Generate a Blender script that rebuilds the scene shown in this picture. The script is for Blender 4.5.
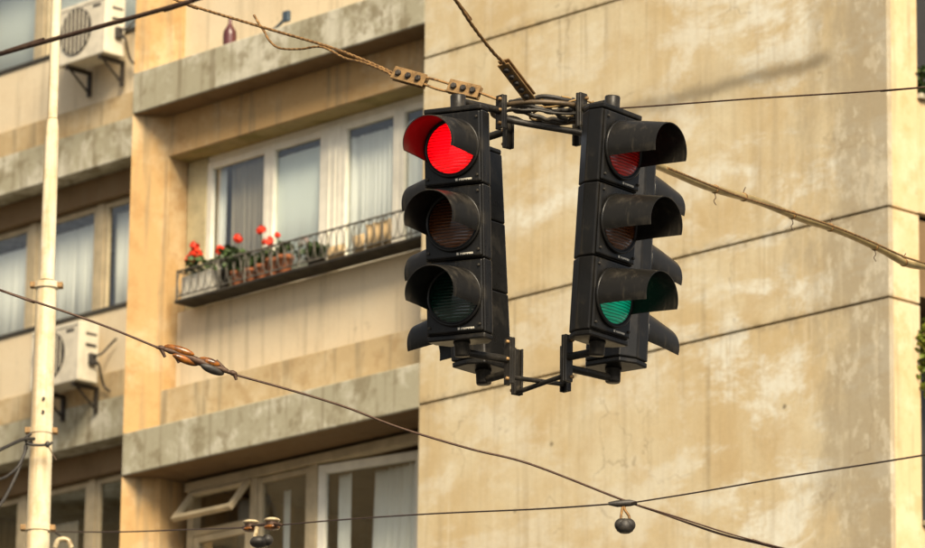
import bpy, bmesh, math, random
from math import sin, cos, pi, radians, atan2
from mathutils import Vector, Matrix
random.seed(7)
for o in list(bpy.data.objects): bpy.data.objects.remove(o, do_unlink=True)
scene = bpy.context.scene
COL = scene.collection

# ------------------------------------------------------------------ camera
PITCH, ROLL, YAW = radians(14.54), radians(0.74), radians(42.92)
cam = bpy.data.cameras.new('camera'); camo = bpy.data.objects.new('camera', cam); COL.objects.link(camo)
_f = Vector((0, cos(PITCH), sin(PITCH))); _u0 = Vector((0, -sin(PITCH), cos(PITCH))); _r0 = Vector((1, 0, 0))
_r = _r0*cos(ROLL) + _u0*sin(ROLL); _u = -_r0*sin(ROLL) + _u0*cos(ROLL)
camo.matrix_world = Matrix(((_r.x, _u.x, -_f.x, 0), (_r.y, _u.y, -_f.y, 0), (_r.z, _u.z, -_f.z, 1.6), (0, 0, 0, 1)))
cam.sensor_fit = 'HORIZONTAL'; cam.sensor_width = 36; cam.lens = 190.7
cam.clip_start = 0.5; cam.clip_end = 3000
cam.dof.use_dof = True; cam.dof.focus_distance = 19.5; cam.dof.aperture_fstop = 8.0
scene.camera = camo

# ------------------------------------------------------------------ light
SUN_AZ, SUN_EL = radians(166), radians(40)      # azimuth clockwise from +Y
sdir = Vector((sin(SUN_AZ)*cos(SUN_EL), cos(SUN_AZ)*cos(SUN_EL), sin(SUN_EL)))
world = bpy.data.worlds.new('World'); scene.world = world; world.use_nodes = True
wn = world.node_tree.nodes; wl = world.node_tree.links
sky = wn.new('ShaderNodeTexSky'); sky.sky_type = 'NISHITA'; sky.sun_disc = False
sky.sun_elevation = SUN_EL; sky.sun_rotation = SUN_AZ
sky.air_density = 1.0; sky.dust_density = 4.0; sky.ozone_density = 1.0
hs = wn.new('ShaderNodeHueSaturation'); hs.inputs['Saturation'].default_value = 0.25
wl.new(sky.outputs[0], hs.inputs['Color']); wl.new(hs.outputs[0], wn['Background'].inputs[0])
wn['Background'].inputs[1].default_value = 0.075
sun = bpy.data.lights.new('sun', 'SUN'); suno = bpy.data.objects.new('sun', sun); COL.objects.link(suno)
sun.energy = 3.7; sun.angle = radians(24); sun.color = (1.0, 0.83, 0.58)
suno.rotation_euler = (-sdir).to_track_quat('-Z', 'Y').to_euler()
suno.location = sdir*80
scene.view_settings.view_transform = 'Standard'; scene.view_settings.look = 'None'
scene.view_settings.exposure = 0.84; scene.view_settings.gamma = 1.0
scene.render.engine = 'CYCLES'

# ------------------------------------------------------------------ node helper
class NT:
    def __init__(s, name):
        s.m = bpy.data.materials.new(name); s.m.use_nodes = True
        s.t = s.m.node_tree; s.n = s.t.nodes; s.l = s.t.links
        s.p = s.n['Principled BSDF']; s.tc = s.n.new('ShaderNodeTexCoord'); s.co = s.tc.outputs['Object']
    def put(s, v, sock):
        if hasattr(v, 'is_output'): s.l.new(v, sock)
        elif isinstance(v, (tuple, list)): sock.default_value = tuple(v) + ((1,) if len(v) == 3 and len(sock.default_value) == 4 else ())
        else: sock.default_value = v
    def math(s, op, a, b=0.0, c=0.0, clamp=False):
        n = s.n.new('ShaderNodeMath'); n.operation = op; n.use_clamp = clamp
        s.put(a, n.inputs[0]); s.put(b, n.inputs[1]); s.put(c, n.inputs[2]); return n.outputs[0]
    def mapp(s, scale=(1, 1, 1), loc=(0, 0, 0), vec=None):
        n = s.n.new('ShaderNodeMapping'); n.inputs['Scale'].default_value = scale; n.inputs['Location'].default_value = loc
        s.l.new(vec or s.co, n.inputs[0]); return n.outputs[0]
    def noise(s, scale, detail=4, rough=.55, vec=None, dist=0.0):
        n = s.n.new('ShaderNodeTexNoise'); n.inputs['Scale'].default_value = scale; n.inputs['Detail'].default_value = detail
        n.inputs['Roughness'].default_value = rough; n.inputs['Distortion'].default_value = dist
        s.l.new(vec or s.co, n.inputs['Vector']); return n.outputs[0]
    def ramp(s, v, a, b, lo=0.0, hi=1.0):          # smooth step a..b
        n = s.n.new('ShaderNodeMapRange'); n.interpolation_type = 'SMOOTHSTEP'
        s.put(v, n.inputs[0]); n.inputs[1].default_value = a; n.inputs[2].default_value = b
        n.inputs[3].default_value = lo; n.inputs[4].default_value = hi; return n.outputs[0]
    def mix(s, f, a, b, mode='MIX'):
        n = s.n.new('ShaderNodeMix'); n.data_type = 'RGBA'; n.blend_type = mode
        s.put(f, n.inputs[0]); s.put(a, n.inputs[6]); s.put(b, n.inputs[7]); return n.outputs[2]
    def xyz(s, vec=None):
        n = s.n.new('ShaderNodeSeparateXYZ'); s.l.new(vec or s.co, n.inputs[0]); return n.outputs
    def bump(s, h, strength=.3, dist=.01):
        n = s.n.new('ShaderNodeBump'); n.inputs['Strength'].default_value = strength; n.inputs['Distance'].default_value = dist
        s.l.new(h, n.inputs['Height']); s.l.new(n.outputs[0], s.p.inputs['Normal'])
    def rnd(s): return s.n.new('ShaderNodeObjectInfo').outputs['Random']
    def out(s, col, rough=.8, metal=0.0, spec=.5):
        s.put(col, s.p.inputs['Base Color']); s.put(rough, s.p.inputs['Roughness']); s.put(metal, s.p.inputs['Metallic'])
        s.p.inputs['Specular IOR Level'].default_value = spec; return s.m

def plaster(name, base, pale, dark, pa=.45, da=.5, streak=.5, seed=0.0, grime=(.22, .18, .11), ga=.5, sc=1.0):
    t = NT(name); co = t.mapp(loc=(seed, seed*1.7, seed*.6))
    n1 = t.noise(1.1*sc, 8, .66, co, .2); n2 = t.noise(3.1*sc, 7, .66, co); n3 = t.noise(1, 5, .6, t.mapp((9, 9, .55), (seed, 0, 0)))
    n4 = t.noise(34, 4, .7, co)
    c = t.mix(t.math('MULTIPLY', t.ramp(n1, .46, .62), pa), base, pale)
    c = t.mix(t.math('MULTIPLY', t.ramp(n2, .49, .66), da), c, dark)
    c = t.mix(t.math('MULTIPLY', t.ramp(n3, .50, .68), streak), c, grime)
    sp = t.ramp(t.noise(8, 3, .5, co), .68, .76)
    c = t.mix(t.math('MULTIPLY', sp, ga*.5), c, grime)
    c = t.mix(.22, c, t.mix(n4, (.25, .25, .25), (1, 1, 1)), 'MULTIPLY')
    t.bump(t.math('ADD', n4, t.math('MULTIPLY', n2, 2.0)), .25, .006)
    return t.out(c, .88, spec=.25)

def gable_mat():
    t = NT('stained_gable_render'); u, w, z = t.xyz()
    big = t.noise(.9, 7, .62, None, .6); mid = t.noise(2.6, 7, .65, None, .4); fin = t.noise(30, 5, .7)
    stv = t.noise(1, 6, .62, t.mapp((7, 7, .45))); stv2 = t.noise(1, 6, .62, t.mapp((16, 16, .9), (3, 0, 5)))
    base = t.mix(t.ramp(big, .35, .66), (.58, .45, .25), (.66, .57, .38))
    base = t.mix(t.math('MULTIPLY', t.ramp(mid, .44, .72), .5), base, (.51, .37, .19))
    # bleached salts, strongest towards the free corner and in a few bands
    rot = t.n.new('ShaderNodeMapping'); rot.inputs['Rotation'].default_value = (0, radians(28), 0); rot.inputs['Scale'].default_value = (.75, 1, 1.5); t.l.new(t.co, rot.inputs[0])
    saltn = t.noise(1.15, 10, .70, rot.outputs[0], .25)
    wrp = t.math('ADD', u, t.math('MULTIPLY', t.math('SUBTRACT', big, .5), 2.0))
    near = t.ramp(wrp, 2.9, .9)
    salt = t.math('MULTIPLY', t.ramp(saltn, .47, .60), t.math('ADD', t.math('MULTIPLY', near, .72), .46))
    zb = t.math('ADD', z, t.math('MULTIPLY', t.math('SUBTRACT', mid, .5), .5))
    band = t.math('MULTIPLY', t.ramp(t.math('ABSOLUTE', t.math('SUBTRACT', zb, 12.17)), .13, .03), t.ramp(t.math('ABSOLUTE', t.math('SUBTRACT', u, 3.7)), 1.1, .5))
    salt = t.math('ADD', salt, t.math('MULTIPLY', band, .6), clamp=True)
    rough_ = t.noise(9, 8, .75)
    salt = t.math('MULTIPLY', salt, t.ramp(rough_, .32, .54, .4, 1.0))
    c = t.mix(salt, base, (.76, .73, .60))
    # grey weathering close to the corner, with pale runs in it
    grn = t.noise(1.6, 9, .72, t.mapp((1.4, 1, .6), (4, 9, 1)), .15)
    edge = t.ramp(t.math('ADD', u, t.math('MULTIPLY', t.math('SUBTRACT', grn, .5), 2.4)), 1.0, .35)
    c = t.mix(t.math('MULTIPLY', edge, .78), c, (.37, .31, .21))
    spl = t.math('MULTIPLY', t.ramp(t.noise(4.5, 9, .75, t.mapp((1.2, 1, .7), (1, 5, 3)), .1), .52, .60), t.ramp(wrp, 1.5, .4))
    c = t.mix(t.math('MULTIPLY', spl, .55), c, (.68, .62, .47))
    # vertical rain streaks
    c = t.mix(t.math('MULTIPLY', t.ramp(stv, .50, .70), .42), c, (.42, .33, .20))
    c = t.mix(t.math('MULTIPLY', t.ramp(stv2, .54, .72), .30), c, (.33, .25, .15))
    c = t.mix(t.math('MULTIPLY', t.ramp(t.noise(1, 5, .6, t.mapp((11, 11, .7), (8, 1, 2))), .56, .70), .35), c, (.72, .63, .45))
    for uu, zz, hh in ((1.95, 11.1, .5), (1.9, 9.8, .9), (3.28, 11.0, 1.0), (4.9, 12.5, .5)):
        ln = t.math('MULTIPLY', t.ramp(t.math('ABSOLUTE', t.math('SUBTRACT', u, uu)), .045, .005), t.ramp(t.math('ABSOLUTE', t.math('SUBTRACT', z, zz)), hh, hh*.6))
        c = t.mix(t.math('MULTIPLY', ln, t.ramp(mid, .35, .7, .1, .5)), c, (.28, .22, .13))
    # grime along the joints and drips running down from them
    for zj in (13.745, 11.452, 10.743):
        dz_ = t.math('SUBTRACT', zj, z)
        near_ = t.math('MULTIPLY', t.ramp(t.math('ABSOLUTE', dz_), .085, .01), t.ramp(rough_, .42, .62))
        drip = t.math('MULTIPLY', t.math('MULTIPLY', t.ramp(dz_, -.005, .01), t.ramp(dz_, .75, .02)), t.ramp(t.noise(1, 4, .6, t.mapp((13, 13, .35), (zj, 2, 7))), .54, .70))
        c = t.mix(t.math('MULTIPLY', near_, .55), c, (.25, .19, .11))
        c = t.mix(t.math('MULTIPLY', drip, .55), c, (.31, .24, .15))
    vc = t.n.new('ShaderNodeTexVoronoi'); vc.feature = 'DISTANCE_TO_EDGE'; vc.inputs['Scale'].default_value = .8
    wv_ = t.n.new('ShaderNodeVectorMath'); wv_.operation = 'ADD'; t.l.new(t.co, wv_.inputs[0])
    nz_ = t.n.new('ShaderNodeTexNoise'); nz_.inputs['Scale'].default_value = 2.2; nz_.inputs['Detail'].default_value = 8; t.l.new(t.co, nz_.inputs['Vector']); t.l.new(nz_.outputs[1], wv_.inputs[1]); t.l.new(wv_.outputs[0], vc.inputs['Vector'])
    crk = t.math('MULTIPLY', t.ramp(vc.outputs['Distance'], .010, .002), t.ramp(big, .5, .6))
    c = t.mix(t.math('MULTIPLY', crk, .4), c, (.24, .18, .11))
    # dark soft horizontal band, strongest towards the corner
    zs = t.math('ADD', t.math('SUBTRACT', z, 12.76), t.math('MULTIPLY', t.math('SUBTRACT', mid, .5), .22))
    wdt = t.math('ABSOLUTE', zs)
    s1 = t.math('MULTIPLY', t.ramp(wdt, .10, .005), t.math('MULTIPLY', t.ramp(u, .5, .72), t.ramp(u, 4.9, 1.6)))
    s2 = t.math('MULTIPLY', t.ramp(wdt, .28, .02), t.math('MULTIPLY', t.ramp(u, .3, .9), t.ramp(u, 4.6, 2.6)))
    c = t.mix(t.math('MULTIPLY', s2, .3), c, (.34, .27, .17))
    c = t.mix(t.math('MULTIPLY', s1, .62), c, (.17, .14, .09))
    # a few old fixing holes and splashes
    vn = t.n.new('ShaderNodeTexVoronoi'); vn.inputs['Scale'].default_value = 2.6; t.l.new(t.mapp((1, 0, 1)), vn.inputs['Vector'])
    spot = t.math('MULTIPLY', t.ramp(t.math('ADD', vn.outputs['Distance'], t.math('MULTIPLY', fin, .05)), .10, .05), t.ramp(t.noise(1.3, 2), .47, .55))
    c = t.mix(t.math('MULTIPLY', spot, .75), c, (.13, .10, .06))
    pt = t.ramp(t.noise(14, 4, .65, t.mapp((1, 1, .6))), .66, .74)
    c = t.mix(t.math('MULTIPLY', pt, .4), c, (.22, .17, .11))
    c = t.mix(.28, c, t.mix(fin, (.3, .3, .3), (1, 1, 1)), 'MULTIPLY')
    t.bump(t.math('ADD', fin, t.math('MULTIPLY', mid, 2.0)), .3, .006)
    return t.out(c, .9, spec=.2)

def simple(name, col, rough=.6, metal=0.0, var=.25, scale=6.0, spec=.5, bump=0.0, tint=None):
    t = NT(name); n = t.noise(scale, 5, .6)
    dk = tint or tuple(c*(1-var*1.6) for c in col)
    c = t.mix(t.ramp(n, .35, .7), col, dk)
    if bump: t.bump(t.noise(scale*6, 3), bump, .004)
    return t.out(c, rough, metal, spec)

M = {}
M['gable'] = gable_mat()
M['return'] = plaster('sunny_return_render', (.66, .50, .28), (.72, .61, .41), (.54, .36, .16), .6, .55, .4, 3.1, sc=1.6)
M['ochre'] = plaster('ochre_render', (.48, .31, .135), (.58, .44, .26), (.38, .22, .085), .7, .6, .6, 1.3, sc=1.4)
M['ochre2'] = plaster('pale_ochre_render', (.52, .39, .215), (.62, .51, .33), (.40, .27, .13), .7, .6, .65, 5.2, sc=1.5)
M['cream'] = plaster('cream_panel_paint', (.72, .60, .41), (.76, .67, .49), (.62, .49, .31), .4, .3, .28, 2.2)
M['concrete'] = plaster('weathered_concrete', (.40, .37, .26), (.62, .59, .47), (.24, .20, .12), .95, .75, .7, 4.4, sc=1.7)
M['near_black'] = simple('shadow_dark_ledge', (.035, .028, .018), .9, var=.4, scale=9)  # near-black: shadow line at the rail ledge put into its colour; also dark pots
M['soffit'] = plaster('shade_dark_soffit', (.20, .13, .065), (.25, .17, .09), (.13, .085, .04), .4, .4, .2, 6.1)  # darkened brown: shade under the slabs is put into this colour
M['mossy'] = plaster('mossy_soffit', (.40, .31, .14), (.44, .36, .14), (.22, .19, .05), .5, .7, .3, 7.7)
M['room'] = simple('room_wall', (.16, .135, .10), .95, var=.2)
M['frame'] = simple('cream_window_paint', (.85, .81, .68), .5, var=.10, scale=5, bump=.1)
M['frame2'] = simple('tan_window_paint', (.50, .41, .26), .55, var=.15, scale=5, bump=.1)
M['dark_glass'] = simple('dark_window_glass', (.035, .032, .028), .06, var=.3, scale=1.5)
M['jamb'] = simple('yellowed_jamb_paint', (.58, .50, .29), .6, var=.2, scale=4, bump=.1)
M['gasket'] = simple('dark_gasket', (.05, .045, .035), .8)
M['joint'] = simple('dark_joint', (.15, .11, .06), .95, var=.3)
def glass():
    t = NT('window_glass'); fr = t.n.new('ShaderNodeLayerWeight'); fr.inputs[0].default_value = .5
    tr = t.n.new('ShaderNodeBsdfTransparent'); tr.inputs[0].default_value = (.98, .99, .98, 1)
    gl = t.n.new('ShaderNodeBsdfGlossy'); gl.inputs['Roughness'].default_value = .03; gl.inputs[0].default_value = (.95, .97, .97, 1)
    b = t.n.new('ShaderNodeBump'); b.inputs['Strength'].default_value = .06; b.inputs['Distance'].default_value = .02
    t.l.new(t.noise(1.6, 2), b.inputs['Height']); t.l.new(b.outputs[0], gl.inputs['Normal'])
    mx = t.n.new('ShaderNodeMixShader'); t.l.new(t.math('MULTIPLY_ADD', t.math('POWER', fr.outputs[1], 4.0), .85, .07, clamp=True), mx.inputs[0])
    t.l.new(tr.outputs[0], mx.inputs[1]); t.l.new(gl.outputs[0], mx.inputs[2])
    t.l.new(mx.outputs[0], t.n['Material Output'].inputs[0]); return t.m
M['glass'] = glass()
def cloth(name, col, var=.15):
    t = NT(name); n = t.noise(1, 4, .6, t.mapp((30, 30, 2)))
    c = t.mix(n, col, tuple(x*(1-var*2) for x in col)); m = t.out(c, .95, spec=.1); return m
M['lace'] = cloth('white_lace', (.90, .91, .84), .1); M['grey_cloth'] = cloth('grey_curtain_cloth', (.36, .32, .25))
M['blue_blind'] = cloth('pale_blind_cloth', (.80, .86, .80), .05); M['tan_cloth'] = cloth('tan_cloth', (.62, .45, .24))
M['ac'] = simple('ac_white_paint', (.72, .66, .52), .45, var=.12, scale=7)
M['ac_dark'] = simple('ac_grille', (.05, .045, .04), .6, var=.3)
M['steel_dark'] = simple('dark_bracket_steel', (.055, .045, .035), .55, .3, var=.4, scale=25, bump=.2)
M['pole'] = plaster('pole_paint', (.74, .65, .44), (.80, .75, .60), (.60, .46, .24), .6, .5, .5, 8.8, (.40, .22, .07), .9, sc=3.0)
def plastic(name, col, rough, sc=18, dusty=.25):
    t = NT(name); n = t.noise(sc, 5, .65); d = t.noise(1, 5, .65, t.mapp((40, 40, 3)))
    c = t.mix(t.math('MULTIPLY', t.ramp(n, .48, .8), dusty), col, (.13, .11, .08))
    c = t.mix(t.math('MULTIPLY', t.ramp(d, .55, .8), dusty*.8), c, (.15, .125, .09))
    r = t.math('ADD', rough, t.math('MULTIPLY', t.math('SUBTRACT', n, .5), .35))
    t.bump(t.noise(160, 3), .05, .002); return t.out(c, r, 0, .28)
M['housing'] = plastic('black_polycarbonate', (.008, .0075, .0065), .32, 11, .20)
M['visor'] = plastic('faded_black_visor', (.010, .009, .0072), .42, 9, .38)
M['iron'] = plastic('painted_iron', (.016, .014, .011), .40, 30, .35)
M['mark'] = simple('white_print', (.62, .58, .48), .6)
def lens(name, col, emit, rib=.5):
    t = NT(name); _, _, z = t.xyz()
    wv = t.math('SINE', t.math('MULTIPLY', t.math('ADD', z, t.math('MULTIPLY', t.noise(14, 2), .006)), 2*pi/.0125))
    col2 = tuple(c*.34 for c in col)
    c = t.mix(t.ramp(wv, -1.0, -.1), col2, col)
    t.bump(wv, .3, .003); m = t.out(c, .12, 0, .6)
    t.put(c, t.p.inputs['Emission Color']); x_, _, _ = t.xyz(); rr = t.math('SQRT', t.math('ADD', t.math('MULTIPLY', x_, x_), t.math('MULTIPLY', z, z)))
    t.put(t.math('MULTIPLY', t.ramp(rr, .02, .10, 1.25, .62), emit), t.p.inputs['Emission Strength'])
    t.p.inputs['Coat Weight'].default_value = .6; return m
M['red_on'] = lens('lit_red_lens', (1, .0012, .0045), 1.15); M['red_off'] = lens('dark_red_lens', (.55, .016, .012), 0.0)
M['amber_off'] = lens('dark_amber_lens', (.11, .034, .009), 0.0)
M['green_off'] = lens('dark_green_lens', (.005, .034, .022), 0.0); M['green_on'] = lens('lit_green_lens', (.003, .26, .135), .42)
def rust(name, a, b, sc=60, metal=.35, rough=.6):
    t = NT(name); n = t.noise(sc, 6, .65); t.bump(n, .5, .003)
    return t.out(t.mix(t.ramp(n, .35, .7), a, b), rough, metal)
M['rusty'] = rust('rusty_cable', (.34, .19, .065), (.11, .06, .025)); M['rust_plate'] = rust('rusty_clamp_plate', (.33, .20, .08), (.15, .085, .03), 30)
M['brown_wire'] = rust('brown_wire', (.060, .030, .018), (.10, .06, .035)); M['black_cable'] = rust('black_cable', (.016, .014, .011), (.04, .033, .024), 40, 0, .55)
M['yellow_cable'] = rust('yellow_cable', (.30, .18, .05), (.14, .085, .03), 40, 0, .6); M['sleeve'] = rust('olive_cable_sleeve', (.42, .31, .12), (.26, .19, .07), 8, .35, .32)
M['hoop'] = rust('dull_brown_hoop', (.10, .065, .03), (.045, .032, .018), 40, .2, .5); M['amber_glass'] = rust('amber_insulator', (.30, .10, .012), (.035, .016, .006), 26, 0, .22); M['ceramic'] = rust('white_insulator', (.52, .43, .26), (.25, .17, .08), 30, 0, .25)
M['terracotta'] = simple('terracotta', (.42, .14, .05), .85, var=.25, scale=20); M['white_pot'] = simple('white_planter', (.70, .66, .55), .6)
M['leaf'] = simple('geranium_leaf', (.07, .12, .03), .6, var=.5, scale=12); M['ivy'] = simple('ivy_leaf', (.20, .22, .02), .6, tint=(.07, .11, .015), scale=14)
M['petal'] = simple('red_petal', (.80, .045, .012), .6, var=.15); M['bottle'] = simple('plum_plastic', (.10, .03, .03), .3); M['navy'] = simple('navy_plastic', (.06, .09, .12), .5)
M['railing'] = simple('railing_iron', (.15, .135, .105), .7, var=.4)
M['asphalt'] = simple('asphalt', (.055, .052, .048), .9, scale=3, bump=.3); M['pavement'] = simple('pavement_slabs', (.17, .155, .13), .9, scale=2, bump=.2)
M['kerb'] = simple('kerb_stone', (.30, .28, .25), .85); M['line'] = simple('road_paint', (.72, .70, .64), .7, var=.3)

# ------------------------------------------------------------------ mesh helpers
class MB:
    def __init__(s): s.v = []; s.f = []; s.sm = []
    def add(s, vs, fs, smooth=False):
        b = len(s.v); s.v += [tuple(v) for v in vs]; s.f += [tuple(b+i for i in f) for f in fs]; s.sm += [smooth]*len(fs)
        return s
    def box(s, x0, x1, y0, y1, z0, z1, mat=None):
        vs = [Vector((x, y, z)) for z in (z0, z1) for y in (y0, y1) for x in (x0, x1)]
        if mat: vs = [mat @ v for v in vs]
        return s.add(vs, [(0, 2, 3, 1), (4, 5, 7, 6), (0, 1, 5, 4), (2, 6, 7, 3), (0, 4, 6, 2), (1, 3, 7, 5)])
    def prism(s, poly, z0, z1):
        n = len(poly); vs = [(x, y, z0) for x, y in poly] + [(x, y, z1) for x, y in poly]
        return s.add(vs, [tuple(range(n))[::-1], tuple(range(n, 2*n))] + [(i, (i+1) % n, n+(i+1) % n, n+i) for i in range(n)])
    def tube(s, pts, r, n=8, cap=True, smooth=True):
        pts = [Vector(p) for p in pts]; rs = r if isinstance(r, (list, tuple)) else [r]*len(pts)
        vs = []; up = None
        for i, p in enumerate(pts):
            t = (pts[min(i+1, len(pts)-1)] - pts[max(i-1, 0)]).normalized()
            if up is None: up = t.orthogonal().normalized()
            up = (up - t*up.dot(t)); up = up.normalized() if up.length > 1e-6 else t.orthogonal().normalized()
            b = t.cross(up)
            for k in range(n):
                a = 2*pi*k/n; vs.append(p + (up*cos(a) + b*sin(a))*rs[i])
        fs = [(i*n+k, i*n+(k+1) % n, (i+1)*n+(k+1) % n, (i+1)*n+k) for i in range(len(pts)-1) for k in range(n)]
        s.add(vs, fs, smooth)
        if cap:
            s.add(vs[:n], [tuple(range(n))[::-1]]); s.add(vs[-n:], [tuple(range(n))])
        return s
    def lathe(s, prof, n=24, mat=None, smooth=True):      # profile (r, z) about z
        vs = []
        for r, z in prof:
            for k in range(n):
                v = Vector((r*cos(2*pi*k/n), r*sin(2*pi*k/n), z)); vs.append(mat @ v if mat else v)
        fs = [(i*n+k, i*n+(k+1) % n, (i+1)*n+(k+1) % n, (i+1)*n+k) for i in range(len(prof)-1) for k in range(n)]
        s.add(vs, fs, smooth)
        s.add(vs[:n], [tuple(range(n))[::-1]]); s.add(vs[-n:], [tuple(range(n))])
        return s
    def mesh(s, name, mat, bevel=0.0, seg=2):
        me = bpy.data.meshes.new(name); me.from_pydata(s.v, [], s.f); me.polygons.foreach_set('use_smooth', s.sm)
        bm = bmesh.new(); bm.from_mesh(me)
        bmesh.ops.recalc_face_normals(bm, faces=bm.faces)
        if bevel:
            ed = [e for e in bm.edges if len(e.link_faces) == 2 and e.calc_face_angle(0) > .6]
            bmesh.ops.bevel(bm, geom=ed, offset=bevel, segments=seg, profile=.5, affect='EDGES', clamp_overlap=True)
        bm.to_mesh(me); bm.free(); me.materials.append(mat); return me
def obj(name, mb, mat, parent=None, bevel=0.0, seg=2):
    me = mb if isinstance(mb, bpy.types.Mesh) else mb.mesh(name, M[mat], bevel, seg)
    o = bpy.data.objects.new(name, me); COL.objects.link(o)
    if parent: o.parent = parent
    return o
def tag(o, label=None, cat=None, group=None, kind=None):
    for k, v in (('label', label), ('category', cat), ('group', group), ('kind', kind)):
        if v: o[k] = v
    return o
def thing(name, label, cat, loc=(0, 0, 0), rz=0.0, group=None):
    o = bpy.data.objects.new(name, None); COL.objects.link(o); o.location = loc; o.rotation_euler = (0, 0, rz); o.empty_display_size = .2
    return tag(o, label, cat, group)
def smoothline(pts, k=6):
    P = [Vector(p) for p in pts]; P = [2*P[0]-P[1]] + P + [2*P[-1]-P[-2]]; out = []
    for i in range(1, len(P)-2):
        for j in range(k):
            t = j/k; a, b, c, d = P[i-1:i+3]
            out.append(.5*((2*b) + (c-a)*t + (2*a-5*b+4*c-d)*t*t + (3*b-a-3*c+d)*t**3))
    return out + [P[-2]]

# ------------------------------------------------------------------ ground
ORG = Vector((3.218, 35.763, 0)); RZ = pi/2 + YAW
D = Vector((-sin(YAW), cos(YAW), 0)); N = Vector((-cos(YAW), -sin(YAW), 0))
def W(u, w, z): return ORG + D*u + N*w + Vector((0, 0, z))
g = MB(); g.box(-900, 900, -900, 900, -.5, 0); tag(obj('ground', g, 'asphalt'), kind='structure')
pv = thing('pavement', None, None, ORG, RZ); tag(pv, kind='structure')
pv2 = MB(); pv2.box(-12, 40, -40, 6.0, -.2, .13); obj('paving', pv2, 'pavement', pv, .01)
kb = MB(); kb.box(-12.3, 40, 6.004, 6.3, -.2, .14); obj('kerb', kb, 'kerb', pv, .015)
rl = MB()
for i in range(9): rl.box(-30+i*9, -25.5+i*9, 12, 12.15, .001, .004)
rm = obj('road_marking', rl, 'line'); rm.location = ORG; rm.rotation_euler.z = RZ; tag(rm, kind='structure')

# ------------------------------------------------------------------ main building (local frame: x along facade, y outward, z up)
UL, UG, UC = 9.13, 5.235, 8.93
bld = thing('apartment_building', 'ochre apartment block with large stained blank gable wall and recessed window bays', 'building', ORG, RZ)
ZB = [4.04, 7.38, 10.72, 14.06, 17.40, 20.74]
core = MB(); core.box(.02, UL-.004, -15, -3.2, .1, 22.5); obj('core_wall', core, 'ochre2', bld)
core = MB(); core.box(.9, UG-.004, -3.19, -.052, .1, 22.4); core.box(.052, .89, -.33, -.0525, .1, 22.4); obj('gable_backing', core, 'joint', bld)
rf = MB(); rf.box(-.15, UL+.15, -15.2, .15, 22.51, 22.85); obj('roof', rf, 'concrete', bld, .02)
# gable panels with recessed joints
jz = [.1, 4.06, 4.77, 7.40, 8.11, 10.743, 11.452, 13.745, 14.45, 17.08, 17.79, 20.42, 22.5]
for a, b in zip(jz[:-1], jz[1:]):
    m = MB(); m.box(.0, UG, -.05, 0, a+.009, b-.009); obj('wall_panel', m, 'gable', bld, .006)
# panels of the return wall
for a, b in zip(jz[:-1], jz[1:]):
    wpar = (abs(a-11.452) < .01 or abs(a-4.77) < .01 or abs(a-8.11) < .01 or abs(a-14.45) < .01 or abs(a-17.79) < .01)
    m = MB(); m.box(.0005, .05, -.345, -.0505, a+.009, b-.009); obj('return_panel', m, 'return', bld, .006)
for a in (8.11, 11.452, 14.45, 17.79):
    m = MB(); m.box(.012, .10, -3.1, -.36, a+.02, a+.92); obj('parapet_panel', m, 'return', bld, .006)
    m = MB(); m.box(-.03, .22, -3.1, -.352, a+.925, a+.965); obj('window_sill', m, 'concrete', bld, .005)
    m = MB(); m.box(.16, .22, -3.1, -.348, a+.97, a+2.27); m2 = obj('window', m, 'dark_glass', bld)
    for k_ in range(4): m = MB(); m.box(.12, .1595, -.42-.86*k_, -.352-.86*k_, a+.97, a+2.27); obj('mullion', m, 'frame2', m2, .004)
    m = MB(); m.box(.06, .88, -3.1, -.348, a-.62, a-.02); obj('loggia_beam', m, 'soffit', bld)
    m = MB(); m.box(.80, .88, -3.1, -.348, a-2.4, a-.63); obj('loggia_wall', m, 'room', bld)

def prof_window(name, parent, u0, u1, z0, z1, w, mat='frame', st=.075, pane=True, dep=.05, beads=True):
    """a sash: four members, pane behind the rebate"""
    m = MB(); m.box(u0, u0+st, w-dep, w, z0, z1); m.box(u1-st, u1, w-dep, w, z0, z1)
    m.box(u0+st, u1-st, w-dep, w-.002, z0, z0+st); m.box(u0+st, u1-st, w-dep, w-.002, z1-st, z1)
    s = obj(name, m, mat, parent, .006)
    if pane:
        p = MB(); p.box(u0+st-.004, u1-st+.004, w-dep*.6-.006, w-dep*.6, z0+st-.004, z1-st+.004); obj('pane', p, 'glass', s)
    return s
def curtain(u0, u1, z0, z1, w, mat, label, folds=8, amp=.025, lean=0.0):
    m = MB(); n = folds*8; top = []; bot = []
    for i in range(n+1):
        t = i/n; tt = t + .05*sin(5.3*t+folds) + .03*sin(13*t+u0*7); y = w + amp*(.55+.45*sin(9*t+u0))*sin(tt*folds*2*pi) + amp*.5*sin(tt*folds*2.9*pi+1)
        top.append((u0+(u1-u0)*t, y, z1)); bot.append((u0+(u1-u0)*t + lean*(1-t*.5), y*1.0 + random.uniform(-.004, .004), z0))
    m.add(top+bot, [(i, i+1, n+2+i, n+1+i) for i in range(n)], True)
    o = obj('curtain', m, mat); tag(o, label, 'curtain', 'curtains behind the windows'); o.location = ORG; o.rotation_euler.z = RZ
    md = o.modifiers.new('thick', 'SOLIDIFY'); md.thickness = .004
    return o
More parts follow.
